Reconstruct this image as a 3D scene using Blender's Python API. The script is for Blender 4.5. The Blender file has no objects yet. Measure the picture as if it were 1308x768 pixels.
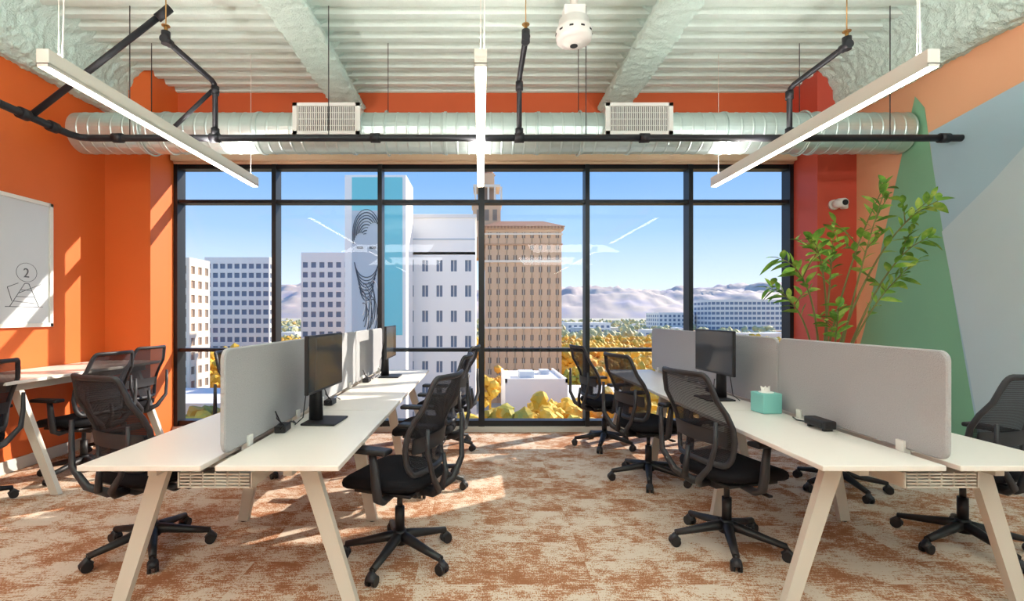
import bpy, bmesh, math, random
from mathutils import Vector, Matrix, noise
random.seed(7)
scene = bpy.context.scene
H = 1.38
# ------------------------------------------------------------------ materials
def C(h, a=1.0):
    h = h.lstrip('#')
    v = [int(h[i:i+2], 16)/255 for i in (0, 2, 4)]
    v = [x/12.92 if x <= 0.04045 else ((x+0.055)/1.055)**2.4 for x in v]
    return (v[0], v[1], v[2], a)

def mat(name, col, rough=0.5, metal=0.0, bump=0.0, bscale=60.0, var=0.0, vscale=3.0, emis=None, estr=0.0, spec=0.5, bdist=0.01):
    m = bpy.data.materials.new(name); m.use_nodes = True
    nt = m.node_tree; n = nt.nodes; l = nt.links
    b = n['Principled BSDF']
    if isinstance(col, str): col = C(col)
    b.inputs['Base Color'].default_value = col
    b.inputs['Roughness'].default_value = rough
    b.inputs['Metallic'].default_value = metal
    b.inputs['Specular IOR Level'].default_value = spec
    if emis:
        b.inputs['Emission Color'].default_value = C(emis); b.inputs['Emission Strength'].default_value = estr
    tc = n.new('ShaderNodeTexCoord')
    if var > 0:
        ns = n.new('ShaderNodeTexNoise'); ns.inputs['Scale'].default_value = vscale; ns.inputs['Detail'].default_value = 4
        l.new(tc.outputs['Object'], ns.inputs['Vector'])
        mx = n.new('ShaderNodeMix'); mx.data_type = 'RGBA'
        mx.inputs[6].default_value = tuple(c*(1-var) for c in col[:3])+(1,)
        mx.inputs[7].default_value = tuple(min(1, c*(1+var)) for c in col[:3])+(1,)
        l.new(ns.outputs['Fac'], mx.inputs[0]); l.new(mx.outputs[2], b.inputs['Base Color'])
    if bump > 0:
        n2 = n.new('ShaderNodeTexNoise'); n2.inputs['Scale'].default_value = bscale; n2.inputs['Detail'].default_value = 3
        l.new(tc.outputs['Object'], n2.inputs['Vector'])
        bp = n.new('ShaderNodeBump'); bp.inputs['Strength'].default_value = bump; bp.inputs['Distance'].default_value = bdist
        l.new(n2.outputs['Fac'], bp.inputs['Height']); l.new(bp.outputs['Normal'], b.inputs['Normal'])
    return m

def carpet_mat():
    m = bpy.data.materials.new('carpet'); m.use_nodes = True
    nt = m.node_tree; n = nt.nodes; l = nt.links; b = n['Principled BSDF']
    b.inputs['Roughness'].default_value = 0.95; b.inputs['Specular IOR Level'].default_value = 0.1
    tc = n.new('ShaderNodeTexCoord')
    sc = n.new('ShaderNodeVectorMath'); sc.operation = 'DIVIDE'; sc.inputs[1].default_value = (0.92, 0.23, 1)
    l.new(tc.outputs['Object'], sc.inputs[0])
    of = n.new('ShaderNodeVectorMath'); of.operation = 'ADD'; of.inputs[1].default_value = (0.37, 0.21, 0.5); l.new(sc.outputs[0], of.inputs[0])
    fl = n.new('ShaderNodeVectorMath'); fl.operation = 'FLOOR'; l.new(of.outputs[0], fl.inputs[0])
    wn = n.new('ShaderNodeTexWhiteNoise'); wn.noise_dimensions = '3D'; l.new(fl.outputs[0], wn.inputs['Vector'])
    ms = n.new('ShaderNodeVectorMath'); ms.operation = 'SCALE'; ms.inputs['Scale'].default_value = 0.9; l.new(wn.outputs['Color'], ms.inputs[0])
    ad = n.new('ShaderNodeVectorMath'); ad.operation = 'ADD'; l.new(tc.outputs['Object'], ad.inputs[0]); l.new(ms.outputs[0], ad.inputs[1])
    n1 = n.new('ShaderNodeTexNoise'); n1.inputs['Scale'].default_value = 3.4; n1.inputs['Detail'].default_value = 7; n1.inputs['Roughness'].default_value = 0.75
    l.new(ad.outputs[0], n1.inputs['Vector'])
    mp = n.new('ShaderNodeMapping'); mp.inputs['Scale'].default_value = (9, 70, 1); l.new(tc.outputs['Object'], mp.inputs['Vector'])
    n2 = n.new('ShaderNodeTexNoise'); n2.inputs['Scale'].default_value = 1.5; n2.inputs['Detail'].default_value = 3; l.new(mp.outputs[0], n2.inputs['Vector'])
    mp3 = n.new('ShaderNodeMapping'); mp3.inputs['Scale'].default_value = (110, 50, 1); l.new(tc.outputs['Object'], mp3.inputs['Vector'])
    n3 = n.new('ShaderNodeTexNoise'); n3.inputs['Scale'].default_value = 1.5; l.new(mp3.outputs[0], n3.inputs['Vector'])
    a1 = n.new('ShaderNodeMath'); a1.operation = 'MULTIPLY_ADD'; a1.inputs[1].default_value = 0.42
    l.new(n2.outputs['Fac'], a1.inputs[0]); l.new(n1.outputs['Fac'], a1.inputs[2])
    a2 = n.new('ShaderNodeMath'); a2.operation = 'MULTIPLY_ADD'; a2.inputs[1].default_value = 0.50
    l.new(n3.outputs['Fac'], a2.inputs[0]); l.new(a1.outputs[0], a2.inputs[2])
    cr = n.new('ShaderNodeValToRGB'); e = cr.color_ramp.elements
    e[0].position = 0.83; e[0].color = C('#a06b4c'); e[1].position = 1.0; e[1].color = C('#d8c7b7')
    x = cr.color_ramp.elements.new(0.92); x.color = C('#b37f5f'); x = cr.color_ramp.elements.new(0.958); x.color = C('#c6a78d')
    l.new(a2.outputs[0], cr.inputs['Fac']); l.new(cr.outputs['Color'], b.inputs['Base Color'])
    bp = n.new('ShaderNodeBump'); bp.inputs['Strength'].default_value = 0.5; bp.inputs['Distance'].default_value = 0.006
    l.new(a2.outputs[0], bp.inputs['Height']); l.new(bp.outputs['Normal'], b.inputs['Normal'])
    return m

def glass_mat():
    m = bpy.data.materials.new('window_glass'); m.use_nodes = True
    nt = m.node_tree; n = nt.nodes; l = nt.links; n.clear()
    o = n.new('ShaderNodeOutputMaterial'); t = n.new('ShaderNodeBsdfTransparent'); t.inputs[0].default_value = (0.95, 0.97, 0.98, 1)
    g = n.new('ShaderNodeBsdfGlossy'); g.inputs['Roughness'].default_value = 0.01
    f = n.new('ShaderNodeFresnel'); f.inputs[0].default_value = 1.40
    mx = n.new('ShaderNodeMixShader'); l.new(f.outputs[0], mx.inputs[0]); l.new(t.outputs[0], mx.inputs[1]); l.new(g.outputs[0], mx.inputs[2])
    l.new(mx.outputs[0], o.inputs[0]); return m

def meshback_mat():
    m = bpy.data.materials.new('chair_mesh_fabric'); m.use_nodes = True
    nt = m.node_tree; n = nt.nodes; l = nt.links; n.clear()
    o = n.new('ShaderNodeOutputMaterial'); t = n.new('ShaderNodeBsdfTransparent')
    p = n.new('ShaderNodeBsdfPrincipled'); p.inputs['Base Color'].default_value = C('#2e2e34'); p.inputs['Roughness'].default_value = 0.85; p.inputs['Specular IOR Level'].default_value = .2
    tc = n.new('ShaderNodeTexCoord'); mp = n.new('ShaderNodeMapping'); mp.inputs['Scale'].default_value = (1, 1, 1)
    w = n.new('ShaderNodeTexWave'); w.bands_direction = 'Z'; w.inputs['Scale'].default_value = 45
    l.new(tc.outputs['Object'], mp.inputs[0]); l.new(mp.outputs[0], w.inputs[0])
    mr = n.new('ShaderNodeMapRange'); mr.inputs[3].default_value = 0.74; mr.inputs[4].default_value = 0.96
    l.new(w.outputs['Fac'], mr.inputs[0])
    mx = n.new('ShaderNodeMixShader'); l.new(mr.outputs[0], mx.inputs[0]); l.new(t.outputs[0], mx.inputs[1]); l.new(p.outputs[0], mx.inputs[2])
    l.new(mx.outputs[0], o.inputs[0]); return m

def foliage_mat(name, cols, scale):
    m = bpy.data.materials.new(name); m.use_nodes = True
    nt = m.node_tree; n = nt.nodes; l = nt.links; b = n['Principled BSDF']; b.inputs['Roughness'].default_value = 0.7
    tc = n.new('ShaderNodeTexCoord'); ns = n.new('ShaderNodeTexNoise'); ns.inputs['Scale'].default_value = scale; ns.inputs['Detail'].default_value = 6
    l.new(tc.outputs['Object'], ns.inputs['Vector'])
    cr = n.new('ShaderNodeValToRGB'); e = cr.color_ramp.elements
    e[0].position = 0.36; e[0].color = C(cols[0]); e[1].position = 0.66; e[1].color = C(cols[-1])
    for i, c in enumerate(cols[1:-1]):
        q = cr.color_ramp.elements.new(0.36+0.30*(i+1)/(len(cols)-1)); q.color = C(c)
    l.new(ns.outputs['Fac'], cr.inputs['Fac']); l.new(cr.outputs['Color'], b.inputs['Base Color'])
    return m

M = {}
M['carpet'] = carpet_mat()
M['orange'] = mat('paint_orange', '#de6a2b', 0.55, var=0.04)
M['orange_d'] = mat('paint_burnt_orange', '#cb5c2d', 0.6, var=0.04)
M['red'] = mat('paint_coral_red', '#c8503c', 0.55, var=0.04)
M['peach'] = mat('paint_peach', '#ebb088', 0.6, var=0.03)
M['green'] = mat('paint_green', '#82b692', 0.6, var=0.03)
M['blue'] = mat('paint_pale_blue', '#aac6d4', 0.6, var=0.03)
M['blue2'] = mat('paint_pale_grey_blue', '#c2d3da', 0.6, var=0.03)
M['white'] = mat('paint_white', '#e8e8e6', 0.6, var=0.02)
M['mint'] = mat('foam_mint', '#cbe0d7', 0.9, bump=0.9, bscale=70, var=0.10, vscale=30, bdist=.012, spec=.2)
M['deck'] = mat('deck_mint', '#d3e1d9', 0.7, bump=0.4, bscale=60, var=0.08, vscale=8, spec=.3)
M['base'] = mat('baseboard_grey', '#cfcfca', 0.5)
M['frame'] = mat('window_frame_black', '#1d2126', 0.4, 0.3)
M['glass'] = glass_mat()
M['shade'] = mat('roller_shade_cream', '#e0c4a6', 0.6)
M['galv'] = mat('galvanised_steel', '#c7d6d3', 0.33, 0.7, bump=0.2, bscale=10, var=0.12, vscale=5)
M['pipe'] = mat('pipe_black', '#24252a', 0.45, 0.3)
M['bronze'] = mat('fitting_brass', '#b08a52', 0.4, 0.8)
M['fix'] = mat('fixture_white', '#e6e2d8', 0.4)
M['lamp'] = mat('fixture_lens', '#ffffff', 0.5, emis='#fff2e0', estr=18)
M['lamp_fill'] = mat('fixture_fill_strip', '#ffffff', 0.5, emis='#fff8f2', estr=42)  # glow added on the fixture tops to brighten the ceiling
M['grille'] = mat('grille_white', '#d6d6d0', 0.5)
M['dark'] = mat('dark_void', '#2a2a2c', 0.9)
M['desk'] = mat('desk_laminate', '#eee6df', 0.35, var=0.01)
M['leg'] = mat('desk_leg_cream', '#d0c8bd', 0.45)
M['fabric'] = mat('divider_fabric', '#b5b5b8', 0.95, bump=0.6, bscale=220, var=0.10, vscale=160, spec=0.1)
M['black'] = mat('plastic_black', '#1a191d', 0.5)
M['black2'] = mat('plastic_charcoal', '#2b2b31', 0.5)
M['seat'] = mat('seat_fabric', '#1d1c20', 0.95, bump=0.4, bscale=300, var=0.15, vscale=200, spec=0.15)
M['mesh'] = meshback_mat()
M['screen'] = mat('monitor_screen', '#3d434b', 0.12)
M['teal'] = mat('tissue_box_teal', '#7fc4bd', 0.5)
M['paper'] = mat('paper_white', '#f4f4f0', 0.8)
M['plast'] = mat('plastic_white', '#e6e4de', 0.4)
M['print'] = mat('print_paper', '#d6dade', 0.15, var=0.03)
M['ink'] = mat('print_ink', '#5a6068', 0.6)
M['leaf'] = foliage_mat('leaf_green', ['#4d7d28', '#7aa93a', '#b3c45c'], 9)
M['stem'] = mat('stem_olive', '#7b7a44', 0.7)
M['pot'] = mat('pot_ceramic', '#d8d5cf', 0.4)
M['soil'] = mat('soil', '#3b2a1e', 0.95)

# ------------------------------------------------------------------ builder
class B:
    def __init__(s): s.bm = bmesh.new(); s.mats = []
    def mi(s, m):
        if m not in s.mats: s.mats.append(m)
        return s.mats.index(m)
    def _faces(s, fs, m, smooth=False):
        i = s.mi(m)
        for f in fs: f.material_index = i; f.smooth = smooth
    def box(s, c, d, m, rot=None, bev=0.0, seg=2):
        mt = Matrix.Translation(Vector(c))
        if rot is not None:
            mt = mt @ (rot if isinstance(rot, Matrix) else Matrix.Rotation(rot, 4, 'Z'))
        if bev <= 0:
            vs = [s.bm.verts.new(mt @ Vector((x*d[0]/2, y*d[1]/2, z*d[2]/2))) for x in (-1, 1) for y in (-1, 1) for z in (-1, 1)]
            fs = [s.bm.faces.new([vs[i] for i in q]) for q in ((0, 1, 3, 2), (4, 6, 7, 5), (0, 4, 5, 1), (2, 3, 7, 6), (0, 2, 6, 4), (1, 5, 7, 3))]
            s._faces(fs, m); return
        t = bmesh.new(); r = bmesh.ops.create_cube(t, size=1.0)
        bmesh.ops.scale(t, vec=Vector(d), verts=t.verts[:])
        bmesh.ops.bevel(t, geom=t.edges[:], offset=bev, segments=seg, affect='EDGES', profile=0.5)
        t.verts.index_update(); vs = [s.bm.verts.new(mt @ v.co) for v in t.verts]
        fs = [s.bm.faces.new([vs[v.index] for v in f.verts]) for f in t.faces]; t.free()
        s._faces(fs, m)
    def bx(s, x0, x1, y0, y1, z0, z1, m, bev=0.0):
        s.box(((x0+x1)/2, (y0+y1)/2, (z0+z1)/2), (abs(x1-x0), abs(y1-y0), abs(z1-z0)), m, bev=bev)
    def tube(s, pts, rad, m, n=10, cap=True, sx=1.0, closed=False, smooth=True, up=None):
        pts = [Vector(p) for p in pts]; k = len(pts)
        if not hasattr(rad, '__len__'): rad = [rad]*k
        rings = []; prev = None
        for i, p in enumerate(pts):
            if closed: t = (pts[(i+1) % k]-pts[i-1])
            else: t = pts[min(i+1, k-1)]-pts[max(i-1, 0)]
            t.normalize()
            if prev is None:
                u = Vector(up) if up else (Vector((0, 0, 1)) if abs(t.z) < 0.9 else Vector((0, 1, 0)))
            else: u = prev
            u = (u-t*u.dot(t)); u.normalize(); prev = u
            w = t.cross(u)
            rings.append([s.bm.verts.new(p+(u*math.cos(a)+w*math.sin(a)*sx)*rad[i]) for a in [2*math.pi*j/n for j in range(n)]])
        fs = []
        for i in range(k if closed else k-1):
            a, b = rings[i], rings[(i+1) % k]
            for j in range(n): fs.append(s.bm.faces.new((a[j], a[(j+1) % n], b[(j+1) % n], b[j])))
        s._faces(fs, m, smooth)
        if cap and not closed: s._faces([s.bm.faces.new(rings[0][::-1]), s.bm.faces.new(rings[-1])], m, False)
    def cyl(s, a, b, r, m, n=16, r2=None): s.tube([a, b], [r, r if r2 is None else r2], m, n)
    def rings(s, prof, m, n=32, axis='Z', origin=(0, 0, 0), smooth=True):
        o = Vector(origin); R = []
        for (h, r) in prof:
            ring = []
            for j in range(n):
                a = 2*math.pi*j/n; c, q = r*math.cos(a), r*math.sin(a)
                v = Vector((c, q, h)) if axis == 'Z' else Vector((h, c, q))
                ring.append(s.bm.verts.new(o+v))
            R.append(ring)
        fs = [s.bm.faces.new((R[i][j], R[i][(j+1) % n], R[i+1][(j+1) % n], R[i+1][j])) for i in range(len(R)-1) for j in range(n)]
        s._faces(fs, m, smooth)
        s._faces([s.bm.faces.new(R[0][::-1]), s.bm.faces.new(R[-1])], m, False)
    def grid(s, fn, nu, nv, m, smooth=True):
        V = [[s.bm.verts.new(fn(i/nu, j/nv)) for j in range(nv+1)] for i in range(nu+1)]
        s._faces([s.bm.faces.new((V[i][j], V[i+1][j], V[i+1][j+1], V[i][j+1])) for i in range(nu) for j in range(nv)], m, smooth)
    def poly(s, pts, m): s._faces([s.bm.faces.new([s.bm.verts.new(p) for p in pts])], m)
    def mesh(s, name):
        me = bpy.data.meshes.new(name); bmesh.ops.recalc_face_normals(s.bm, faces=s.bm.faces[:]) if not getattr(s, 'norec', False) else None
        s.bm.to_mesh(me); s.bm.free()
        for m in s.mats: me.materials.append(M[m])
        return me
    def obj(s, name, loc=(0, 0, 0), rz=0.0): return put(s.mesh(name), name, loc, rz)
def put(me, name, loc=(0, 0, 0), rz=0.0):
    o = bpy.data.objects.new(name, me); o.location = loc; o.rotation_euler = (0, 0, rz)
    scene.collection.objects.link(o); return o

# ------------------------------------------------------------------ room
XW, YF, YW, YB, ZC = 4.12, 5.32, 5.82, -4.6, 4.08
b = B(); b.bx(-XW, XW, YB, YW+0.1, -0.1, 0, 'carpet'); b.obj('floor')
b = B(); b.bx(-XW-0.15, -XW, YB, YW+0.15, -0.1, ZC+0.1, 'orange'); b.obj('wall_left')
b = B(); b.bx(-XW, -3.62, YF, YW+0.12, 0, ZC, 'orange'); b.obj('wall_left_column')
b = B(); b.bx(3.69, XW, YF, YW+0.12, 0, ZC, 'red'); b.obj('wall_right_column')
b = B(); b.bx(-3.62, 3.69, YW-0.02, YW+0.12, 3.17, ZC, 'orange_d'); b.obj('wall_front')
b = B(); b.bx(-XW, XW, YB-0.15, YB, -0.1, ZC+0.1, 'white'); b.obj('wall_back')
b = B(); b.bx(XW, XW+0.15, YB, YW+0.15, -0.1, ZC+0.1, 'peach'); b.obj('wall_right')
def wp(d, z, k=0.004): return (XW-k, d, z)
b = B()
b.poly([wp(4.60, 3.45), wp(4.50, 3.30), wp(4.42, 2.75), wp(4.32, 2.1), wp(4.12, 0.95), wp(3.95, 0), wp(YF, 0), wp(YF, 0.9), wp(5.2, 1.25), wp(4.95, 2.2)], 'green')
b.poly([wp(4.46, 3.05), wp(3.68, 3.15), wp(2.4, 3.6), wp(YB, 3.6), wp(YB, 0), wp(3.95, 0), wp(4.12, 0.95), wp(4.32, 2.1), wp(4.42, 2.75)], 'blue')
b.poly([wp(4.33, 2.12, .007), wp(3.9, 2.45, .007), wp(3.4, 2.9, .007), wp(2.6, 3.2, .007), wp(1.4, 3.3, .007), wp(1.4, 0, .007), wp(3.93, 0, .007), wp(4.10, 0.95, .007)], 'blue2')
b.obj('wall_right_mural')
b = B(); b.bx(-XW, -XW+0.015, YB, YF, 0, 0.11, 'base', 0.003); b.obj('baseboard_left')
b = B(); b.bx(XW-0.015, XW, YB, YF, 0, 0.11, 'base', 0.003); b.obj('baseboard_right')
b = B(); p = 0.185; prof = []; y = YB
while y < YW+0.1:
    prof += [(y, ZC-0.05), (y+0.06, ZC-0.05), (y+0.085, ZC), (y+0.16, ZC)]; y += p
prof.append((y, ZC-0.05))
va = [b.bm.verts.new((-XW-0.1, yy, zz)) for yy, zz in prof]; vb = [b.bm.verts.new((XW+0.1, yy, zz)) for yy, zz in prof]
b._faces([b.bm.faces.new((va[i], va[i+1], vb[i+1], vb[i])) for i in range(len(prof)-1)], 'deck')
b.bx(-XW-0.15, XW+0.15, YB-0.1, YW+0.3, ZC+0.05, ZC+0.2, 'deck'); b.obj('ceiling')
def beam(xc, w=0.17, zb=3.80):
    b = B(); pr0 = [(-w*0.9, ZC), (-w*0.45, ZC-0.05), (-0.06, ZC-0.10), (-0.055, zb+0.12), (-w, zb+0.07), (-w*1.03, zb+0.02), (-w*0.9, zb), (-w*.4, zb-.004), (0, zb-0.005), (w*.4, zb-.004), (w*0.9, zb), (w*1.03, zb+0.02), (w, zb+0.07), (0.055, zb+0.12), (0.06, ZC-0.10), (w*0.45, ZC-0.05), (w*0.9, ZC)]
    pr = []
    for i in range(len(pr0)-1):
        for t in (0, .33, .66): pr.append((pr0[i][0]*(1-t)+pr0[i+1][0]*t, pr0[i][1]*(1-t)+pr0[i+1][1]*t))
    pr.append(pr0[-1])
    ny = 330; R = []
    for i in range(ny+1):
        y = 0.5+(YW-0.03-0.5)*i/ny; row = []
        for (x, z) in pr:
            v = Vector((xc+x, y, z)); k = noise.noise(v*14)*0.014+noise.noise(v*38)*0.016
            row.append(b.bm.verts.new((v.x+k*(1 if x > 0 else -1), y, z-k*0.9 if z < ZC-.01 else z)))
        R.append(row)
    b._faces([b.bm.faces.new((R[i][j], R[i+1][j], R[i+1][j+1], R[i][j+1])) for i in range(ny) for j in range(len(pr)-1)], 'mint', True)
    return b
beam(-1.55).obj('ceiling_beam'); beam(1.57).obj('ceiling_beam')
def edgebeam(sg):
    b = B()
    pts = [(0, 3.60), (0.1, 3.58), (0.2, 3.63), (0.25, 3.72), (0.27, 3.84), (0.33, 3.98), (.46, ZC)]
    def f(u, v):
        y = 0.5+(YW-0.03-0.5)*u
        t = v*(len(pts)-1); i = min(int(t), len(pts)-2); q = t-i
        x = pts[i][0]*(1-q)+pts[i+1][0]*q; z = pts[i][1]*(1-q)+pts[i+1][1]*q
        vv = Vector((x*1.4, y, z)); k = noise.noise(vv*12)*0.014+noise.noise(vv*34)*0.016
        return Vector((sg*(XW-max(0.0, x+k) if v > 0 else XW), y, z-(k if v < 0.95 else 0)))
    b.grid(f, 360, 40, 'mint'); return b
edgebeam(-1).obj('ceiling_edge_beam'); edgebeam(1).obj('ceiling_edge_beam')

# ------------------------------------------------------------------ window wall
XS = [-3.60, -2.44, -1.19, 0.01, 1.26, 2.48, 3.67]
b = B(); m = 'frame'
for i, x in enumerate(XS):
    w = 0.05 if i != 3 else 0.07
    b.bx(x-w/2, x+w/2, YW-0.10, YW+0.06, 0.02, 3.17, m)
for z, hh in ((0.09, 0.07), (0.96, 0.04), (2.72, 0.04), (3.13, 0.05)):
    for i in range(6): b.bx(XS[i]+0.02, XS[i+1]-0.02, YW-0.08, YW+0.05, z-hh/2, z+hh/2, m)
for i in range(6):
    b.poly([(XS[i]+.02, YW, .1), (XS[i+1]-.02, YW, .1), (XS[i+1]-.02, YW, 3.12), (XS[i]+.02, YW, 3.12)], 'glass')
b.obj('window_1')
b = B(); b.bx(-3.62, 3.69, YW-0.12, YW+0.1, 0, 0.06, 'base'); b.obj('trim_window_curb')
b = B()
b.bx(-3.6, 3.67, YW-0.20, YW-0.09, 3.17, 3.29, 'shade', 0.01)
b.cyl((-3.58, YW-0.15, 3.16), (3.65, YW-0.15, 3.16), 0.022, 'shade', 10)
b.obj('roller_shade_cassette')

# ------------------------------------------------------------------ duct
b = B(); prof = []; R0 = 0.19; x = -3.88; k = 0
while x < 4.08:
    if k % 9 == 8: prof += [(x, R0), (x+.004, R0+.010), (x+.03, R0+.010), (x+.034, R0)]; x += .034
    else: prof += [(x, R0), (x+0.085, R0), (x+0.092, R0+0.004), (x+0.1, R0+0.004), (x+0.107, R0)]; x += 0.107
    k += 1
b.rings(prof, 'galv', 36, 'X', (0, 4.72, 3.14), smooth=False)
for x in (-3.2, -0.9, 0.95, 3.1):
    b.tube([(x, 4.72+0.205*math.cos(a), 3.14+0.205*math.sin(a)) for a in [2*math.pi*i/32 for i in range(32)]], 0.008, 'galv', 6, closed=True)
    b.cyl((x, 4.72, 3.34), (x, 4.72, 4.02), 0.004, 'pipe', 6)
duct = b.obj('spiral_air_duct')
for xc in (-1.42, 1.46):
    b = B(); y0 = 4.47
    b.bx(xc-.30, xc+.30, y0+.012, 4.66, 3.05, 3.32, 'galv')
    for (a, c, d, e) in ((xc-.31, xc+.31, 3.30, 3.33), (xc-.31, xc+.31, 3.04, 3.07), (xc-.31, xc-.27, 3.04, 3.33), (xc+.27, xc+.31, 3.04, 3.33)):
        b.bx(a, c, y0-.01, y0+.02, d, e, 'grille')
    b.bx(xc-.28, xc+.28, y0+.008, y0+.012, 3.06, 3.31, 'dark')
    for i in range(29): b.bx(xc-.265+i*.0187, xc-.256+i*.0187, y0-.006, y0+.006, 3.06, 3.31, 'grille')
    for i in range(3): b.bx(xc-.28, xc+.28, y0-.003, y0+.004, 3.12+i*.06, 3.124+i*.06, 'grille')
    b.obj('air_vent_grille')

# ------------------------------------------------------------------ sprinkler pipes
b = B(); yp, zp, xl = 4.15, 2.89, -3.44
def P(pts, r=0.026): b.tube(pts, r, 'pipe', 12)
P([(XW-.01, yp, zp), (xl+.1, yp, zp), (xl+.03, yp-.02, zp), (xl, yp-.1, zp), (xl, 0.6, zp)], 0.029)
for x in (XW-.16, 2.64, .33, -.9, 1.4, -2.27, -3.1): b.cyl((x-.04, yp, zp), (x+.04, yp, zp), 0.04, 'pipe')
for y in (3.9, 3.65, 3.4, 3.1, 2.6): b.cyl((xl, y-.035, zp), (xl, y+.035, zp), 0.043, 'pipe')
for x, zt, ye in ((-2.27, 3.36, 3.5), (2.64, 3.32, 3.5), (.33, 3.40, 3.55)):
    P([(x, yp, zp), (x, yp, zt-.05), (x, yp-.015, zt-.015), (x, yp-.06, zt), (x, ye, zt)], 0.022)
    b.cyl((x, yp, zt-.10), (x, yp, zt-.03), .032, 'pipe'); b.cyl((x, yp, zp+.02), (x, yp, zp+.08), .034, 'pipe')
    b.cyl((x, ye, zt-.03), (x, ye, zt+.06), .03, 'pipe'); b.cyl((x, ye+.05, zt), (x, ye-.03, zt), .03, 'pipe')
    b.cyl((x, ye, zt+.05), (x, ye, zt+.10), .012, 'bronze', 8); b.cyl((x, ye, zt+.10), (x, ye, zt+.105), .028, 'bronze', 12)
    b.cyl((x, ye, zt), (x, ye, 4.02), .004, 'bronze', 6)
P([(xl, 3.72, zp+.02), (-2.55, 3.95, 3.86)], 0.024); b.cyl((-2.62, 3.93, 3.78), (-2.53, 3.955, 3.88), .034, 'pipe')
P([(-2.72, yp, zp), (-2.29, yp-.01, 3.29)], 0.018)
for x in (-3.0, -1.3, 0.9, 3.5): b.cyl((x, yp, zp), (x, yp, 4.02), .004, 'pipe', 6)
b.obj('sprinkler_pipe')

# ------------------------------------------------------------------ linear pendant lights
def fixture(x, y0, y1, z):
    b = B(); w = .034
    b.bx(x-w, x+w, y0, y1, z+.012, z+.095, 'fix', .003)
    b.bx(x-w, x-w+.004, y0, y1, z, z+.02, 'fix'); b.bx(x+w-.004, x+w, y0, y1, z, z+.02, 'fix')
    b.bx(x-w, x+w, y0, y0+.004, z, z+.02, 'fix'); b.bx(x-w, x+w, y1-.004, y1, z, z+.02, 'fix')
    b.bx(x-w+.005, x+w-.005, y0+.005, y1-.005, z+.003, z+.011, 'lamp')
    b.bx(x-w+.008, x+w-.008, y0+.03, y1-.03, z+.0955, z+.098, 'lamp_fill')
    for y in (y0+.1, y1-.1):
        b.cyl((x, y, z+.09), (x, y, 4.02), .0025, 'fix', 6); b.cyl((x, y, z+.095), (x, y, z+.12), .008, 'fix', 8)
    b.cyl((x+.02, y0+.1, z+.09), (x+.02, y0+.14, 4.02), .004, 'plast', 6)
    return b.obj('linear_pendant_light')
for x in (-2.33, 0.0, 2.41):
    fixture(x, 2.58, 5.02, 2.70); fixture(x, -0.9, 1.5, 2.70); fixture(x, -4.2, -1.8, 2.70)  # rows above and behind the camera are unseen, added for fill light

# ceiling sensor / speaker
b = B(); o = (.735, 3.83, 0)
b.rings([(3.50, .02), (3.505, .06), (3.52, .075), (3.535, .10), (3.54, .135), (3.56, .14), (3.62, .14), (3.64, .13), (3.645, .12), (3.70, .118), (3.71, .10), (3.72, .05)], 'plast', 32, 'Z', o)
b.box((.735, 3.83, 3.75), (.17, .12, .10), 'plast', bev=.01)
b.cyl((.735, 3.83, 3.79), (.735, 3.83, 4.03), .03, 'fix')
for i in range(10):
    a = i*math.pi/5; b.box((.735+.141*math.cos(a), 3.83+.141*math.sin(a), 3.59), (.004, .03, .012), 'dark', rot=a)
b.cyl((.735, 3.83, 3.497), (.735, 3.83, 3.51), .03, 'dark')
b.obj('ceiling_projector_sensor')

# security camera
b = B()
b.cyl((3.86, YF, 2.58), (3.86, YF-.03, 2.58), .055, 'plast', 24); b.cyl((3.86, YF-.02, 2.58), (3.86, YF-.07, 2.58), .02, 'plast')
b.tube([(3.86, YF-.05, 2.58), (3.86, YF-.09, 2.58), (3.86, YF-.17, 2.57), (3.86, YF-.18, 2.57)], [.045, .052, .048, .04], 'plast', 24)
b.cyl((3.86, YF-.18, 2.57), (3.86, YF-.187, 2.57), .03, 'dark', 20)
b.box((3.97, YF-.02, 2.585), (.07, .04, .10), 'plast', bev=.01)
b.obj('security_camera')

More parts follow.
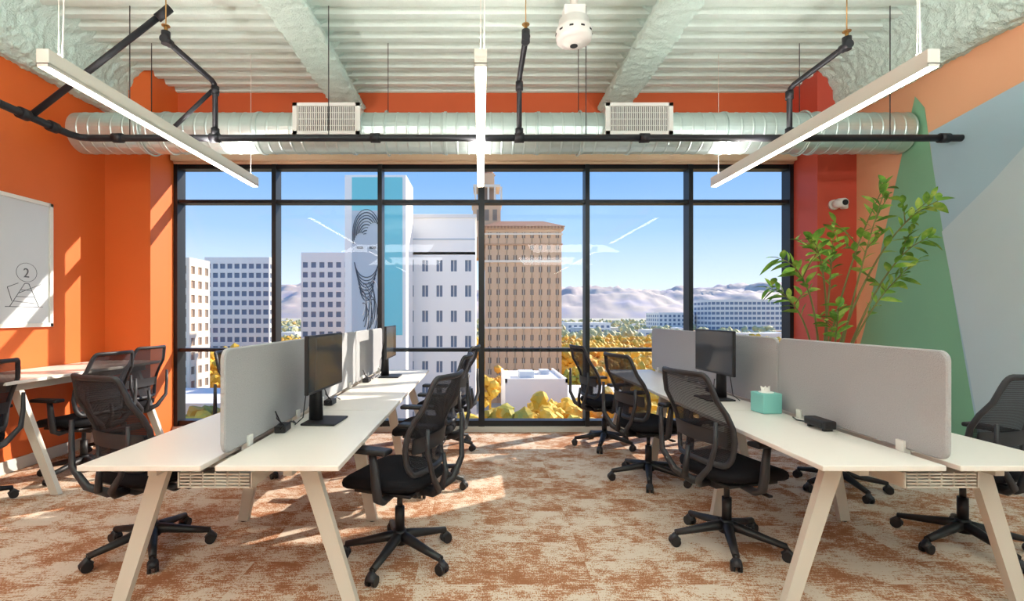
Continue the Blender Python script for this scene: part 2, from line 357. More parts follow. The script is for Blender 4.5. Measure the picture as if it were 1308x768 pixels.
# ------------------------------------------------------------------ desks
def desk(name, xc, y0=2.05, n=3, L=1.2, hw=.555, zt=.74):
    b = B(); y1 = y0+n*L; g = .03
    for i in range(n):
        a, c = y0+i*L+.002, y0+(i+1)*L-.002
        for s in (-1, 1):
            xa, xb = sorted((xc+s*g, xc+s*hw))
            b.bx(xa, xb, a, c, zt-.024, zt, 'desk', .004)
    for s in (-1, 1):
        b.bx(xc+s*.30-.02, xc+s*.30+.02, y0+.1, y1-.1, zt-.075, zt-.025, 'leg')
    fr = [y0+.24]+[y0+i*L for i in range(1, n)]+[y1-.24]
    for i, y in enumerate(fr):
        end = i in (0, len(fr)-1); t, f = (.33, .55) if end else (.30, .43)
        b.bx(xc-t-.03, xc+t+.03, y-.025, y+.025, zt-.075, zt-.03, 'leg', .003)
        for s in (-1, 1):
            pts = [(xc+s*t, zt-.03), (xc+s*f, 0.012)]
            w = .042; q = [(pts[0][0]-w, pts[0][1]), (pts[0][0]+w, pts[0][1]), (pts[1][0]+w*.78, 0.006), (pts[1][0]-w*.78, 0.006)]
            th = .02
            va = [b.bm.verts.new((px, y-th, pz)) for px, pz in q]; vb = [b.bm.verts.new((px, y+th, pz)) for px, pz in q]
            fs = [b.bm.faces.new(va), b.bm.faces.new(vb[::-1])]+[b.bm.faces.new((va[k], va[(k+1) % 4], vb[(k+1) % 4], vb[k])) for k in range(4)]
            b._faces(fs, 'leg')
            b.cyl((pts[1][0], y, 0), (pts[1][0], y, .012), .02, 'black', 12)
    for i in range(n):
        a, c = y0+i*L+.06, y0+(i+1)*L-.10
        b.bx(xc-.16, xc+.16, a, c, zt-.115, zt-.112, 'leg')
        for s in (-1, 1): b.bx(xc+s*.16-.002, xc+s*.16+.002, a, c, zt-.115, zt-.05, 'leg')
        for k in range(5): b.bx(xc-.15, xc+.15, a-.004, a, zt-.112+k*.014, zt-.106+k*.014, 'leg')
        for k in range(7): b.bx(xc-.16+k*.053, xc-.155+k*.053, a-.004, a+.002, zt-.112, zt-.045, 'leg')
    return b.obj(name)
desk('bench_desk', -1.155); desk('bench_desk', 2.0)

def divider(xc, y0, y1, z0=.752, z1=1.225, th=.024):
    b = B(); r = .045; pts = []
    for (cy, cz, a0) in ((y1-r, z1-r, 0), (y0+r, z1-r, 90), (y0+r, z0+r, 180), (y1-r, z0+r, 270)):
        for k in range(7):
            a = math.radians(a0+k*15); pts.append((cy+r*math.cos(a), cz+r*math.sin(a)))
    L = []
    for (dx, ins) in ((-th/2, .006), (-th/2+.005, 0), (th/2-.005, 0), (th/2, .006)):
        cy, cz = (y0+y1)/2, (z0+z1)/2
        L.append([b.bm.verts.new((xc+dx, p[0]-(ins if p[0] > cy else -ins), p[1]-(ins if p[1] > cz else -ins))) for p in pts])
    n = len(pts); fs = [b.bm.faces.new(L[0]), b.bm.faces.new(L[-1][::-1])]
    for i in range(3):
        for j in range(n): fs.append(b.bm.faces.new((L[i][j], L[i][(j+1) % n], L[i+1][(j+1) % n], L[i+1][j])))
    b._faces(fs, 'fabric')
    for y in (y0+.22, y1-.22):
        for s in (-1, 1): b.box((xc+s*.019, y, .762), (.014, .045, .055), 'plast', bev=.003)
        b.box((xc, y, .735), (.03, .03, .04), 'plast')
    return b.obj('desk_divider_screen')
for i in range(3):
    divider(-1.155, 2.05+i*1.2+(.12 if i == 0 else .01), 2.05+(i+1)*1.2-.01)
    divider(2.0, 2.05+i*1.2+(.02 if i == 0 else .01), 2.05+(i+1)*1.2-.01)

# wall-side desk
b = B()
b.bx(-4.10, -3.42, 3.5, 5.2, .865, .89, 'desk', .004)
b.bx(-4.0, -3.52, 3.6, 5.1, .80, .86, 'leg')
for y in (3.72, 5.0):
    for (xa, xb) in ((-3.58, -3.25), (-3.95, -4.04)):
        q = [(xa-.04, .86), (xa+.04, .86), (xb+.03, .004), (xb-.03, .004)]
        va = [b.bm.verts.new((px, y-.02, pz)) for px, pz in q]; vb = [b.bm.verts.new((px, y+.02, pz)) for px, pz in q]
        b._faces([b.bm.faces.new(va), b.bm.faces.new(vb[::-1])]+[b.bm.faces.new((va[k], va[(k+1) % 4], vb[(k+1) % 4], vb[k])) for k in range(4)], 'leg')
b.obj('side_desk')

# ------------------------------------------------------------------ office chair
def chair():
    b = B()
    for k in range(5):
        a = math.radians(90+72*k+20); c, s = math.cos(a), math.sin(a)
        b.tube([(c*.02, s*.02, .125), (c*.08, s*.08, .118), (c*.2, s*.2, .095), (c*.305, s*.305, .078)], [.030, .027, .021, .017], 'black', 10, sx=1.1)
        b.cyl((c*.30, s*.30, .05), (c*.30, s*.30, .085), .011, 'black', 8)
        px, py = c*.31, s*.31; tx, ty = -s, c
        for q in (-1, 1):
            b.cyl((px+tx*q*.008, py+ty*q*.008, .028), (px+tx*q*.027, py+ty*q*.027, .028), .028, 'black', 18)
        b.tube([(px-c*.028, py-s*.028, .036), (px, py, .062), (px+c*.028, py+s*.028, .036)], [.010, .014, .010], 'black2', 8, sx=1.8)
    b.cyl((0, 0, .085), (0, 0, .16), .046, 'black', 24, .036); b.cyl((0, 0, .15), (0, 0, .29), .027, 'black', 20)
    b.cyl((0, 0, .28), (0, 0, .39), .016, 'black2', 16)
    b.box((0, -.02, .40), (.15, .25, .055), 'black', bev=.012)
    b.box((0, .0, .428), (.40, .34, .018), 'black', bev=.006)
    b.cyl((.06, .03, .395), (.25, .03, .39), .007, 'black', 8); b.box((.26, .03, .39), (.05, .03, .012), 'black', bev=.004)
    n = 40; lv = [(-.030, .80), (-.028, .92), (-.012, .985), (.008, 1.0), (.026, .975), (.036, .90), (.041, .75), (.043, .4), (.042, .08)]
    R = []
    for (dz, sc) in lv:
        ring = []
        for j in range(n):
            a = 2*math.pi*j/n; ca, sa = math.cos(a), math.sin(a)
            e = 2/4.2; x = .25*sc*math.copysign(abs(ca)**e, ca); y = .245*sc*math.copysign(abs(sa)**e, sa)+.03
            x *= 1-.08*max(0, -y/.2)
            z = .468+dz-(.03*max(0, (y-.05)/.22)**2.5 if y > .05 else 0)+.012*(x/.25)**2
            ring.append(b.bm.verts.new((x, y, z)))
        R.append(ring)
    b._faces([b.bm.faces.new((R[i][j], R[i][(j+1) % n], R[i+1][(j+1) % n], R[i+1][j])) for i in range(len(R)-1) for j in range(n)], 'seat', True)
    b._faces([b.bm.faces.new(R[0][::-1]), b.bm.faces.new(R[-1])], 'seat', True)
    def S(u, v, off=0):
        w = .205+.034*math.sin(math.pi*min(1, v*1.1))-.016*v
        y = -.215-.13*v+.055*math.sin(math.pi*min(1, v*1.35))+.045*u*u - off
        return Vector((u*w, y, .54+.51*v))
    b.grid(lambda p, q: S(-.97+1.94*p, .02+.96*q), 14, 18, 'mesh')
    loop = []; cr = .16
    for (cu, cv, a0) in ((1-cr, 1-cr*.8, 0), (-(1-cr), 1-cr*.8, 90), (-(1-cr), cr*.8, 180), (1-cr, cr*.8, 270)):
        for k in range(6):
            a = math.radians(a0+k*18); loop.append((cu+cr*math.cos(a), cv+cr*.8*math.sin(a)))
    dl = []
    for i in range(len(loop)):
        p, q = Vector(loop[i]), Vector(loop[(i+1) % len(loop)])
        k = max(1, int((q-p).length/.13))
        for t in range(k): dl.append(p.lerp(q, t/k))
    b.tube([S(p.x, p.y) for p in dl], .0135, 'black2', 8, closed=True, sx=1.3)
    for s in (-1, 1):
        b.tube([(0, -.10, .40), (s*.03, -.22, .405), (s*.10, -.285, .45), (s*.20, -.30, .55), (s*.232, -.285, .68), (s*.232, -.285, .80)], [.028, .026, .022, .018, .015, .012], 'black2', 10, sx=.8)
    b.grid(lambda p, q: S(-.9+1.8*p, .22+.16*q, .018), 12, 4, 'black2')
    b.grid(lambda p, q: S(-.9+1.8*p, .22+.16*q, .028), 12, 4, 'black2')
    b.tube([(-.03, -.27, .43), (0, -.285, .52), (0, -.27, .62)], [.02, .016, .012], 'black2', 8)
    for s in (-1, 1):
        b.tube([(s*.14, -.03, .415), (s*.24, -.03, .405), (s*.285, -.03, .43), (s*.295, -.025, .50), (s*.295, -.015, .60), (s*.29, 0, .665)], [.02, .02, .021, .022, .019, .017], 'black2', 10, sx=1.3)
        b.box((s*.285, .03, .68), (.085, .25, .028), 'black', bev=.011, seg=3)
    return b.mesh('office_chair')
cm = chair()
def seatat(x, y, f): put(cm, 'office_chair', (x, y, 0), math.atan2(-f[0], f[1]))
seatat(-.46, 2.76, (-1, .35)); seatat(-.42, 3.95, (-1, .1)); seatat(-.36, 5.05, (-1, .2))
seatat(1.47, 2.9, (1, .28)); seatat(1.40, 4.05, (1, .3)); seatat(1.30, 5.1, (1, .2))
seatat(-1.93, 2.85, (.35, .9)); seatat(2.88, 2.90, (-.25, .95))
seatat(-3.45, 4.22, (-1, .15)); seatat(-3.62, 4.92, (-1, .1)); seatat(-3.72, 3.42, (-1, .1))
seatat(-1.95, 4.3, (1, .1)); seatat(2.85, 3.85, (-1, .1))

# ------------------------------------------------------------------ monitors & accessories
def monitor(x, y, rz):
    b = B()
    b.box((0, 0, .36), (.022, .54, .325), 'black', bev=.004)
    b.box((.0115, 0, .362), (.002, .52, .30), 'screen')
    b.box((-.02, 0, .36), (.03, .24, .18), 'black', bev=.01)
    b.tube([(-.03, 0, .36), (-.055, 0, .25), (-.055, 0, .01)], [.02, .02, .024], 'black', 10, sx=1.8)
    b.box((0.0, 0, .006), (.20, .24, .012), 'black', bev=.004)
    for q in (-1, 1): b.tube([(-.03, q*.05, .3), (-.09, q*.06, .18), (-.10, q*.08, .04), (-.13, q*.12, .006)], .003, 'black', 6)
    return b.obj('computer_monitor', (x, y, .741), rz)
monitor(-.93, 2.90, -.06); monitor(-.93, 5.0, 0); monitor(1.77, 3.68, math.pi+.05)

b = B(); b.box((0, 0, .065), (.13, .13, .13), 'teal', bev=.006); b.rings([(.13, .045), (.133, .044)], 'paper', 20)
def tis(u, v):
    a = u*2*math.pi; r = .03*(1-.2*v)+.014*math.sin(3*a)*v
    return Vector((r*math.cos(a), r*.6*math.sin(a), .13+.035*v+.008*math.sin(5*a)*v))
b.grid(tis, 24, 4, 'paper'); b.obj('tissue_box', (1.87, 3.18, .741), .1)
b = B(); b.box((0, 0, .035), (.07, .17, .045), 'black', bev=.008); b.box((-.036, 0, .035), (.002, .14, .02), 'dark')
for q in (-1, 1): b.box((0, q*.06, .007), (.05, .015, .014), 'black')
b.tube([(0, .08, .03), (.02, .12, .01), (0, .2, .006), (.03, .28, .006)], .004, 'black', 6)
b.obj('webcam_bar', (1.90, 2.72, .741), 0)
for (x, y, r) in ((-1.085, 2.66, .1), (-1.07, 3.45, 0), (1.90, 3.98, .1), (-1.08, 4.6, 0)):
    b = B(); b.box((0, 0, .02), (.06, .11, .038), 'black', bev=.006)
    b.tube([(0, .05, .02), (.02, .09, .035), (.03, .14, .012), (.01, .2, .005), (-.01, .24, .005)], .0035, 'black', 6)
    b.tube([(0, -.05, .02), (.03, -.08, .05), (.0, -.10, .09), (-.02, -.06, .12), (0, -.02, .04)], .0035, 'black', 6)
    b.obj('docking_station', (x, y, .741), r)

# ------------------------------------------------------------------ framed print on left wall
b = B(); x = -XW+.003
b.bx(x, x+.02, 3.15, 4.62, 1.28, 2.42, 'print')
for (a, c, d, e) in ((3.13, 4.64, 2.40, 2.435), (3.13, 4.64, 1.265, 1.30), (3.13, 3.165, 1.265, 2.435), (4.605, 4.64, 1.265, 2.435)): b.bx(x, x+.035, a, c, d, e, 'plast', .003)
def ln(y0, z0, y1, z1, r=.0025): b.cyl((x+.021, y0, z0), (x+.021, y1, z1), r, 'ink', 6)
ln(4.22, 1.45, 4.36, 1.66); ln(4.5, 1.45, 4.40, 1.66); ln(4.18, 1.45, 4.54, 1.45); ln(4.28, 1.54, 4.45, 1.54); ln(4.32, 1.60, 4.42, 1.60)
ln(4.25, 1.50, 4.47, 1.48); ln(4.3, 1.57, 4.52, 1.66); ln(4.36, 1.66, 4.40, 1.66); ln(4.20, 1.62, 4.30, 1.66); ln(4.20, 1.62, 4.24, 1.50)
b.tube([(x+.021, 4.38+.10*math.cos(a), 1.76+.085*math.sin(a)) for a in [i*math.pi/10 for i in range(20)]], .0018, 'ink', 6, closed=True)
fp = b.obj('framed_print')
cu = bpy.data.curves.new('print_number', 'FONT'); cu.body = '2'; cu.size = .12; cu.extrude = .001; cu.materials.append(M['ink'])
t = bpy.data.objects.new('print_number', cu); scene.collection.objects.link(t); t.parent = fp
t.matrix_world = Matrix.Translation((x+.023, 4.345, 1.715)) @ Matrix(((0, 0, 1, 0), (1, 0, 0, 0), (0, 1, 0, 0), (0, 0, 0, 1)))

# ------------------------------------------------------------------ plant
b = B(); rnd = random.Random(3)
px, py = 3.16, 4.50
b.rings([(0, .13), (.02, .15), (.35, .19), (.42, .20), (.43, .20), (.43, .18), (.40, .175)], 'pot', 32, 'Z', (px, py, 0))
b.rings([(.39, .17), (.40, .17)], 'soil', 24, 'Z', (px, py, 0))
def leaf(p, d, L, W):
    d = d.normalized(); sd = d.cross(Vector((0, 0, 1)))
    if sd.length < .1: sd = Vector((1, 0, 0))
    sd.normalize(); up = sd.cross(d); ro = rnd.uniform(-.9, .9); s2 = sd*math.cos(ro)+up*math.sin(ro); u2 = s2.cross(d)
    prof = [(0, .02), (.12, .45), (.3, .9), (.5, 1), (.7, .8), (.88, .4), (1, .03)]
    mid = []; lft = []; rgt = []
    for t, w in prof:
        c = p+d*L*t-Vector((0, 0, 1))*L*.25*t*t
        mid.append(b.bm.verts.new(c)); lft.append(b.bm.verts.new(c+s2*W*w+u2*W*w*.25)); rgt.append(b.bm.verts.new(c-s2*W*w+u2*W*w*.25))
    fs = []
    for i in range(len(prof)-1):
        fs += [b.bm.faces.new((mid[i], mid[i+1], lft[i+1], lft[i])), b.bm.faces.new((rgt[i], rgt[i+1], mid[i+1], mid[i]))]
    b._faces(fs, 'leaf', True)
def bez(a, c, e, t): return a*(1-t)**2+c*2*t*(1-t)+e*t*t
tips = [((2.56, 4.15, 1.86), (3.0, 4.2, 1.75)), ((2.62, 4.4, 1.62), (3.0, 4.3, 1.5)), ((3.50, 4.2, 2.50), (3.15, 4.2, 1.9)), ((3.86, 4.1, 2.34), (3.3, 4.2, 2.1)),
        ((3.92, 4.25, 2.05), (3.4, 4.2, 1.9)), ((3.16, 4.35, 2.12), (3.1, 4.3, 1.6)), ((2.80, 4.1, 2.02), (3.05, 4.2, 1.8)), ((3.72, 4.3, 1.72), (3.3, 4.2, 1.45)), ((3.36, 4.05, 2.38), (3.2, 4.15, 1.7)), ((2.95, 4.0, 1.45), (3.05, 4.15, 1.2))]
for tip, ctl in tips:
    a = Vector((px+rnd.uniform(-.06, .06), py+rnd.uniform(-.06, .06), .38)); tip = Vector(tip); ctl = Vector(ctl)
    pts = [bez(a, ctl, tip, i/14) for i in range(15)]
    b.tube(pts, [.013-.010*i/14 for i in range(15)], 'stem', 7)
    for i in range(14):
        t = .60+.40*i/13; p = bez(a, ctl, tip, t); q = bez(a, ctl, tip, min(1, t+.02)); dr = (q-p) if t < 1 else tip-ctl; dr.normalize()
        sd = dr.cross(Vector((0, 1, 0))); sd.normalize()
        dd = dr*.7+sd*(1 if i % 2 else -1)*rnd.uniform(.5, 1.1)+Vector((0, rnd.uniform(-.7, .7), rnd.uniform(-.1, .4)))
        leaf(p, dd, rnd.uniform(.12, .18), rnd.uniform(.022, .032))
    leaf(tip, dr, .14, .024)
    for kx in range(2):
        t0 = rnd.uniform(.6, .85); p0 = bez(a, ctl, tip, t0); e = p0+Vector((rnd.uniform(-.25, .25), rnd.uniform(-.2, .2), rnd.uniform(.08, .28)))
        e.x = min(e.x, 3.95); b.tube([p0, p0.lerp(e, .5)+Vector((0, 0, .02)), e], [.005, .004, .002], 'stem', 6)
        for i in range(5):
            t = .3+.7*i/4; p = p0.lerp(e, t); dd = (e-p0).normalized()*.7+Vector((rnd.uniform(-.8, .8), rnd.uniform(-.6, .6), rnd.uniform(-.2, .3)))
            leaf(p, dd, rnd.uniform(.11, .16), rnd.uniform(.020, .030))
for v in b.bm.verts:
    if v.co.x > XW-.03: v.co.x = XW-.03
b.norec = True
b.obj('potted_tree')

# ------------------------------------------------------------------ exterior
GZ = -26
def m_ext(n, c, **k): M[n] = mat(n, c, 0.8, **k)  # exterior colours lightened, air haze painted in instead of a volume
m_ext('x_white', '#f6f0ea'); m_ext('x_tan', '#e1b892', var=.08, vscale=.15); m_ext('x_tan2', '#cf9f78'); m_ext('x_roof', '#aa775a'); m_ext('x_teal', '#7fd0d8'); m_ext('x_grey', '#c0c6cc')
m_ext('x_cream', '#f2e1ca'); m_ext('x_win', '#76849a'); m_ext('x_winw', '#927f70'); m_ext('x_ink', '#4c5661'); m_ext('x_flat', '#e6e2dd')
m_ext('x_street', '#c4beb8', var=.15, vscale=.02)
M['x_ground'] = foliage_mat('city_ground', ['#a8ab90', '#c4b79a', '#d2c8b6', '#b6b283'], .02)
M['x_tree'] = foliage_mat('tree_autumn', ['#a39c3c', '#dfb038', '#f0c244', '#e4a03c', '#9a9444'], .07)
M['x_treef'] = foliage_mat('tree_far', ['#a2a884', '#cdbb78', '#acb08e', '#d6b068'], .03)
M['x_mtn'] = foliage_mat('mountain_haze', ['#c4b2aa', '#d6c3b2', '#beb2b6'], .004)  # distance haze painted into the mountain colours
def bldg(name, x0, x1, y0, y1, zt, cols, rows, wall, win, zb=GZ, top=1.5, fx=.55, fz=.55, side=6):
    b = B(); b.bx(x0+.3, x1-.3, y0+.3, y1-.3, zb, zt-.2, win); b.bx(x0, x1, y0, y1, zt-top, zt, wall)
    zl = zt-top; fh = (zl-zb)/rows
    for r in range(rows): z = zb+r*fh; b.bx(x0, x1, y0, y1, z, z+fh*(1-fz), wall)
    def piers(a, c, n, ax):
        w = (c-a)/n; q = w*(1-fx)
        for i in range(n+1):
            p = a+i*w; lo, hi = max(a, p-q/2), min(c, p+q/2)
            if ax == 'x': b.bx(lo, hi, y0-.02, y0+.4, zb, zl, wall)
            else:
                b.bx(x0-.02, x0+.4, lo, hi, zb, zl, wall); b.bx(x1-.4, x1+.02, lo, hi, zb, zl, wall)
    piers(x0, x1, cols, 'x'); piers(y0, y1, side, 'y')
    return b
b = bldg('t', 1.5, 25, 150, 175, 28, 9, 15, 'x_tan', 'x_winw', fx=.42, fz=.5, top=1.2)
for i in range(9):
    xx = 1.5+23.5/9*(i+.5); b.bx(xx-.08, xx+.08, 150.0, 150.3, GZ, 26.8, 'x_cream')
for z, mm in ((26.0, 'x_cream'), (22.8, 'x_tan2')): b.bx(1.2, 25.3, 149.6, 175.4, z, z+.5, mm)
b.bx(.8, 25.7, 149.3, 175.7, 27.6, 28.6, 'x_tan2'); b.bx(1.2, 25.3, 149.6, 175.4, 17.5, 18.2, 'x_cream'); b.bx(1.2, 25.3, 149.6, 175.4, -3, -2.4, 'x_cream')
for i in range(24): b.bx(1+i*1.03, 1.5+i*1.03, 148.9, 149.5, 27.9, 28.6, 'x_roof')
va = [b.bm.verts.new(p) for p in ((.4, 149, 28.6), (26, 149, 28.6), (26, 176, 28.6), (.4, 176, 28.6))]; vb = [b.bm.verts.new(p) for p in ((6, 156, 31.4), (20, 156, 31.4), (20, 170, 31.4), (6, 170, 31.4))]
b._faces([b.bm.faces.new((va[i], va[(i+1) % 4], vb[(i+1) % 4], vb[i])) for i in range(4)]+[b.bm.faces.new(vb)], 'x_roof')
b.bx(-2.5, 6.5, 158, 168, 20, 38, 'x_tan'); b.bx(-3, 7, 157.5, 168.5, 37.5, 38.5, 'x_cream')
for i in range(5): b.bx(-2+i*2.1, -1.4+i*2.1, 157.8, 158.4, 38.5, 43, 'x_cream')
for i in range(3): b.bx(-1.3+i*2.6, .1+i*2.6, 157.9, 158.1, 32, 35.6, 'x_winw')
b.bx(-1, 5, 159.5, 166.5, 38.5, 43, 'x_winw'); b.bx(-2.4, 6.4, 158, 168, 43, 43.8, 'x_cream')
b.bx(-.5, 4.5, 160, 166, 43.8, 48, 'x_tan'); b.tube([(2, 163, 48), (2, 163, 52)], [3, .2], 'x_roof', 8, smooth=False)
b.obj('historic_office_tower')
b = bldg('w', -14.3, -1.0, 90, 112, 13, 5, 8, 'x_white', 'x_win', fx=.42, fz=.45); b.bx(-14.3, -1, 90, 112, 12.5, 19.8, 'x_white'); b.bx(-14.5, -.8, 89.8, 112.2, 19.3, 20, 'x_flat')
for i in range(5): b.bx(-14.3+2.66*(i+.5)-.06, -14.3+2.66*(i+.5)+.06, 90.1, 90.3, GZ, 12, 'x_flat')
b.bx(-14.3, -1, 89.9, 90, 15.2, 15.5, 'x_grey')
b.obj('white_office_building')
b = B(); b.bx(-22.4, -12.3, 80, 88, GZ, 24.4, 'x_white'); b.bx(-15.9, -12.9, 79.9, 80, -2, 24.0, 'x_teal'); b.bx(-21.2, -16.4, 79.9, 80, 18.5, 24.0, 'x_teal')
b.bx(-21.2, -16.4, 79.88, 79.99, GZ, 18.5, 'x_grey'); b.bx(-16.4, -15.9, 79.8, 80.1, GZ, 24.4, 'x_ink')
def ell(cx, cz, rx, rz, a0, a1, w, mt='x_ink', n=14):
    b.tube([(cx+rx*math.cos(math.radians(a0+(a1-a0)*k/n)), 79.84, cz+rz*math.sin(math.radians(a0+(a1-a0)*k/n))) for k in range(n+1)], w, mt, 5)
for k in range(9): ell(-18.8, 14.5, 2.3-.22*k, 4.2-.5*k, 20+k*9, 200-k*6, .07+.03*(k % 2))
for k in range(8): ell(-18.8, 10.5-k*.4, 2.0-.1*k, 3.0+.15*k, 190+4*k, 340-4*k, .08)
for k in range(16): ell(-19.9+.25*k*.6, 3.5-.7*(k % 5), .9, 2.6+.3*(k % 4), -60, 100, .07, 'x_ink' if k % 3 else 'x_white')
for k in range(14): ell(-19.0+.2*(k % 4), -3-k*.9, 1.8, .9, 10+10*(k % 3), 170, .08)
b.bx(-20.4, -19.3, 79.8, 79.88, 12.2, 12.6, 'x_ink'); b.bx(-18.3, -17.2, 79.8, 79.88, 12.2, 12.6, 'x_ink')
b.obj('mural_tower')
bldg('a', -74, -50, 200, 225, 27, 7, 12, 'x_white', 'x_win', top=4, fx=.6).obj('office_block')
bldg('b', -128, -98, 225, 234, 28, 9, 12, 'x_white', 'x_win', top=3, fx=.7, side=3).obj('office_block')
bldg('c', -100, -72, 120, 129, 15.5, 8, 11, 'x_cream', 'x_winw', top=2, side=3).obj('beige_office_block')
bldg('d', 285, 375, 600, 660, 20, 16, 7, 'x_flat', 'x_win', top=3, fx=.8).obj('glass_office_block')
bldg('e', 235, 282, 640, 690, 4, 8, 5, 'x_white', 'x_win', top=3).obj('low_office_block')
bldg('e', 100, 150, 560, 600, -8, 8, 3, 'x_white', 'x_win', top=3).obj('low_office_block')
b = B(); b.bx(4.8, 17, 95, 114, GZ, -12, 'x_white'); b.bx(5.3, 16.5, 95.5, 113.5, -12.1, -11.7, 'x_flat'); b.bx(8, 11, 100, 104, -12, -10.4, 'x_grey'); b.bx(19, 34, 98, 125, GZ, -17, 'x_flat'); b.bx(19.4, 33.6, 98.4, 124.6, -17, -16.7, 'x_white')
b.bx(4.8, 17, 95, 95.4, -12, -11.2, 'x_white'); b.bx(4.8, 5.2, 95, 114, -12, -11.2, 'x_white'); b.bx(16.6, 17, 95, 114, -12, -11.2, 'x_white'); b.bx(13, 15, 106, 109, -12, -10.8, 'x_grey')
b.obj('rooftop_building')
occ = [(1, 26, 148, 177), (-15, 0, 88, 114), (-23, -12, 78, 90), (4, 18, 92, 116), (18, 36, 96, 128), (-74, -50, 200, 225), (-128, -98, 225, 234), (-100, -72, 120, 129), (285, 375, 600, 660), (235, 282, 640, 690), (100, 150, 560, 600)]
def clear(x0, x1, y0, y1, g=2): return not any(x1 > a-g and x0 < c+g and y1 > d-g and y0 < e+g for a, c, d, e in occ)
b = B(); r3 = random.Random(11)
for (x0, x1, y0, y1, h) in ((-75, -48, 95, 115, 10), (-62, -34, 130, 160, 12), (-44, -27, 100, 120, 7), (-98, -80, 92, 114, 9)):
    b.bx(x0, x1, y0, y1, GZ, GZ+h, 'x_flat'); b.bx(x0+3, x0+6, y0+4, y0+8, GZ+h, GZ+h+2, 'x_grey'); occ.append((x0, x1, y0, y1))
for i in range(260):
    y = r3.uniform(345, 1500); x = r3.uniform(-1, 1)*y*.75
    w, dp, h = r3.uniform(8, 26), r3.uniform(8, 22), r3.uniform(4, 14)
    if not clear(x, x+w, y, y+dp): continue
    occ.append((x, x+w, y, y+dp))
    mm = r3.choice(['x_white', 'x_flat', 'x_cream', 'x_grey', 'x_tan'])
    b.bx(x, x+w, y, y+dp, GZ, GZ+h, mm)
    for q in range(int(h/3.5)): b.bx(x+.8, x+w-.8, y-.05, y, GZ+1.2+q*3.5, GZ+2.6+q*3.5, 'x_win')
b.obj('distant_city_blocks')
def ico(sub):
    t = bmesh.new(); bmesh.ops.create_icosphere(t, subdivisions=sub, radius=1.0); t.verts.index_update()
    r = ([v.co.copy() for v in t.verts], [[v.index for v in f.verts] for f in t.faces]); t.free(); return r
I2, I1 = ico(2), ico(1)
def trees(n, seed, y0, y1, name, mt, near, pw=1.1):
    V = []; F = []; r = random.Random(seed)
    for i in range(n):
        y = y0+(y1-y0)*r.random()**pw; x = r.uniform(-.7, .75)*y
        if not clear(x, x, y, y, 6): continue
        base, fc = I2 if near and y < 110 else I1
        hh = r.uniform(9, 14)
        if near:
            k0 = len(V); V += [Vector((x+a, y+c, z)) for z in (GZ, GZ+hh*.6) for a, c in ((-.3, -.3), (.3, -.3), (.3, .3), (-.3, .3))]
            F += [[k0+j, k0+(j+1) % 4, k0+4+(j+1) % 4, k0+4+j] for j in range(4)]
        for k in range((18 if y < 160 else 10) if near else 2):
            rad = (r.uniform(.7, 1.5) if y < 160 else r.uniform(1.1, 2.2)) if near else r.uniform(2.4, 4.5)
            g = lambda s: max(-3.2, min(3.2, r.gauss(0, s)))
            o = Vector((x+g(1.9), y+g(1.9), GZ+hh*.75+g(1.3))); k0 = len(V)
            V += [v*rad*(1+.6*noise.noise((v*rad+o)*2.2))+o for v in base]
            F += [[q+k0 for q in f] for f in fc]
    me = bpy.data.meshes.new(name); me.from_pydata([tuple(v) for v in V], [], F); me.materials.append(M[mt]); put(me, name)
trees(1900, 2, 48, 336, 'autumn_street_trees', 'x_tree', True, .75); trees(2400, 4, 348, 1500, 'distant_trees', 'x_treef', False)
b = B(); b.bx(-6000, 6000, 12, 6200, GZ-.5, GZ, 'x_ground'); b.bx(-30, 40, 60, 66, GZ, GZ+.05, 'x_street'); b.bx(36.5, 46, 66, 400, GZ, GZ+.05, 'x_street'); b.bx(-60, 60, 128, 140, GZ, GZ+.05, 'x_street'); b.obj('city_ground')
b = B()
def mtf(u, v):
    x = -5200+10400*u; y = 3600+2400*v
    h = 128+45*noise.noise(Vector((x*.0009, 3.1, 0)))+36*noise.noise(Vector((x*.002, y*.002, 0)))+34*noise.noise(Vector((x*.0055, y*.0055, 5)))+18*noise.noise(Vector((x*.014, y*.014, 5)))
    h += 25*max(0, min(1, x/2500))
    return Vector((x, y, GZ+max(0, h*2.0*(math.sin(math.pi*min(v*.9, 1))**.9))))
b.grid(mtf, 340, 50, 'x_mtn', True); b.obj('mountain_range')

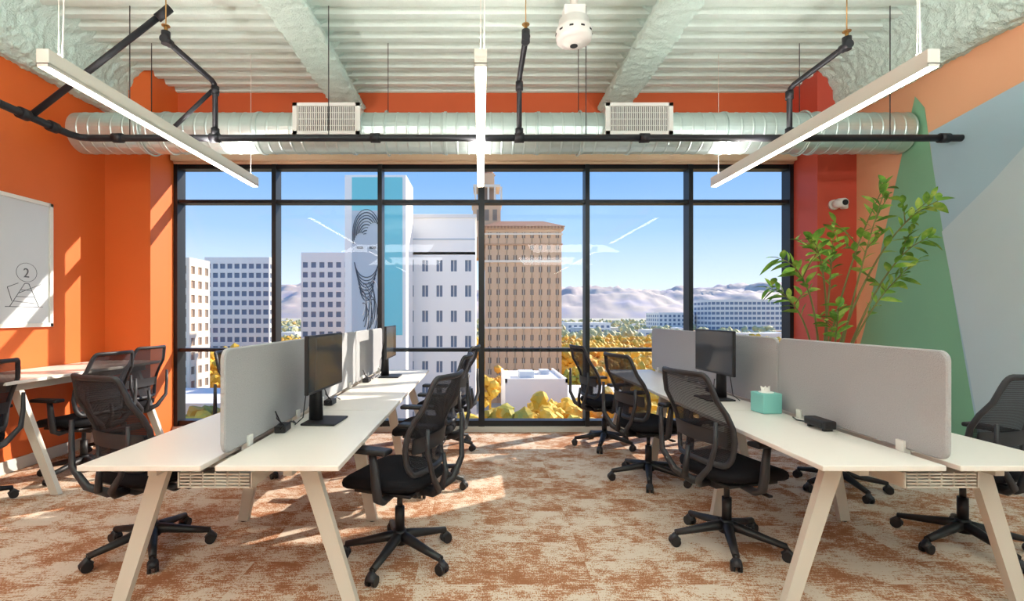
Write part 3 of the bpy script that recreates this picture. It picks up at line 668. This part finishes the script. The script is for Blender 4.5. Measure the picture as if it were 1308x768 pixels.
# ------------------------------------------------------------------ light, world, camera
sd = bpy.data.lights.new('sun', 'SUN'); sd.energy = 7.5; sd.color = (1, .89, .75); sd.angle = .009
so = bpy.data.objects.new('sun', sd); scene.collection.objects.link(so)
so.rotation_euler = Vector((-1.55, -1.0, -1.05)).to_track_quat('-Z', 'Y').to_euler()
for (x, y) in ((-2.2, -3.0), (2.2, -3.0), (-2.2, -.2), (2.2, -.2)):  # added area lamps behind the view, bouncing fill light off the ceiling
    ad = bpy.data.lights.new('fill_uplight', 'AREA'); ad.shape = 'RECTANGLE'; ad.size = 2.0; ad.size_y = 1.6; ad.energy = 105; ad.color = (.98, .98, .98)
    ao = bpy.data.objects.new('fill_uplight', ad); scene.collection.objects.link(ao); ao.location = (x, y, 3.0); ao.rotation_euler = (math.pi-.25, 0, 0)
w = bpy.data.worlds.new('World'); scene.world = w; w.use_nodes = True; nt = w.node_tree; n = nt.nodes; l = nt.links
bg = n['Background']; tc = n.new('ShaderNodeTexCoord'); sp = n.new('ShaderNodeSeparateXYZ'); cr = n.new('ShaderNodeValToRGB')
l.new(tc.outputs['Generated'], sp.inputs[0]); l.new(sp.outputs['Z'], cr.inputs[0]); l.new(cr.outputs[0], bg.inputs[0])
e = cr.color_ramp.elements; e[0].position = 0.0; e[0].color = C('#e9eff4'); e[1].position = .6; e[1].color = C('#6496dc')
for p_, c_ in ((.06, '#d2e2f3'), (.16, '#9fc3ec'), (.30, '#74a6e2')): q = cr.color_ramp.elements.new(p_); q.color = C(c_)
bg.inputs[1].default_value = 1.25
cd = bpy.data.cameras.new('camera'); co = bpy.data.objects.new('camera', cd); scene.collection.objects.link(co)
co.location = (0, 0, H); co.rotation_euler = (math.pi/2, 0, 0); cd.sensor_width = 36; cd.lens = 36*620/1308
cd.shift_x = 40/1308; cd.shift_y = 18/1308; cd.clip_end = 20000; cd.clip_start = .05
scene.camera = co
scene.view_settings.view_transform = 'Standard'; scene.view_settings.look = 'None'; scene.view_settings.exposure = 0.15
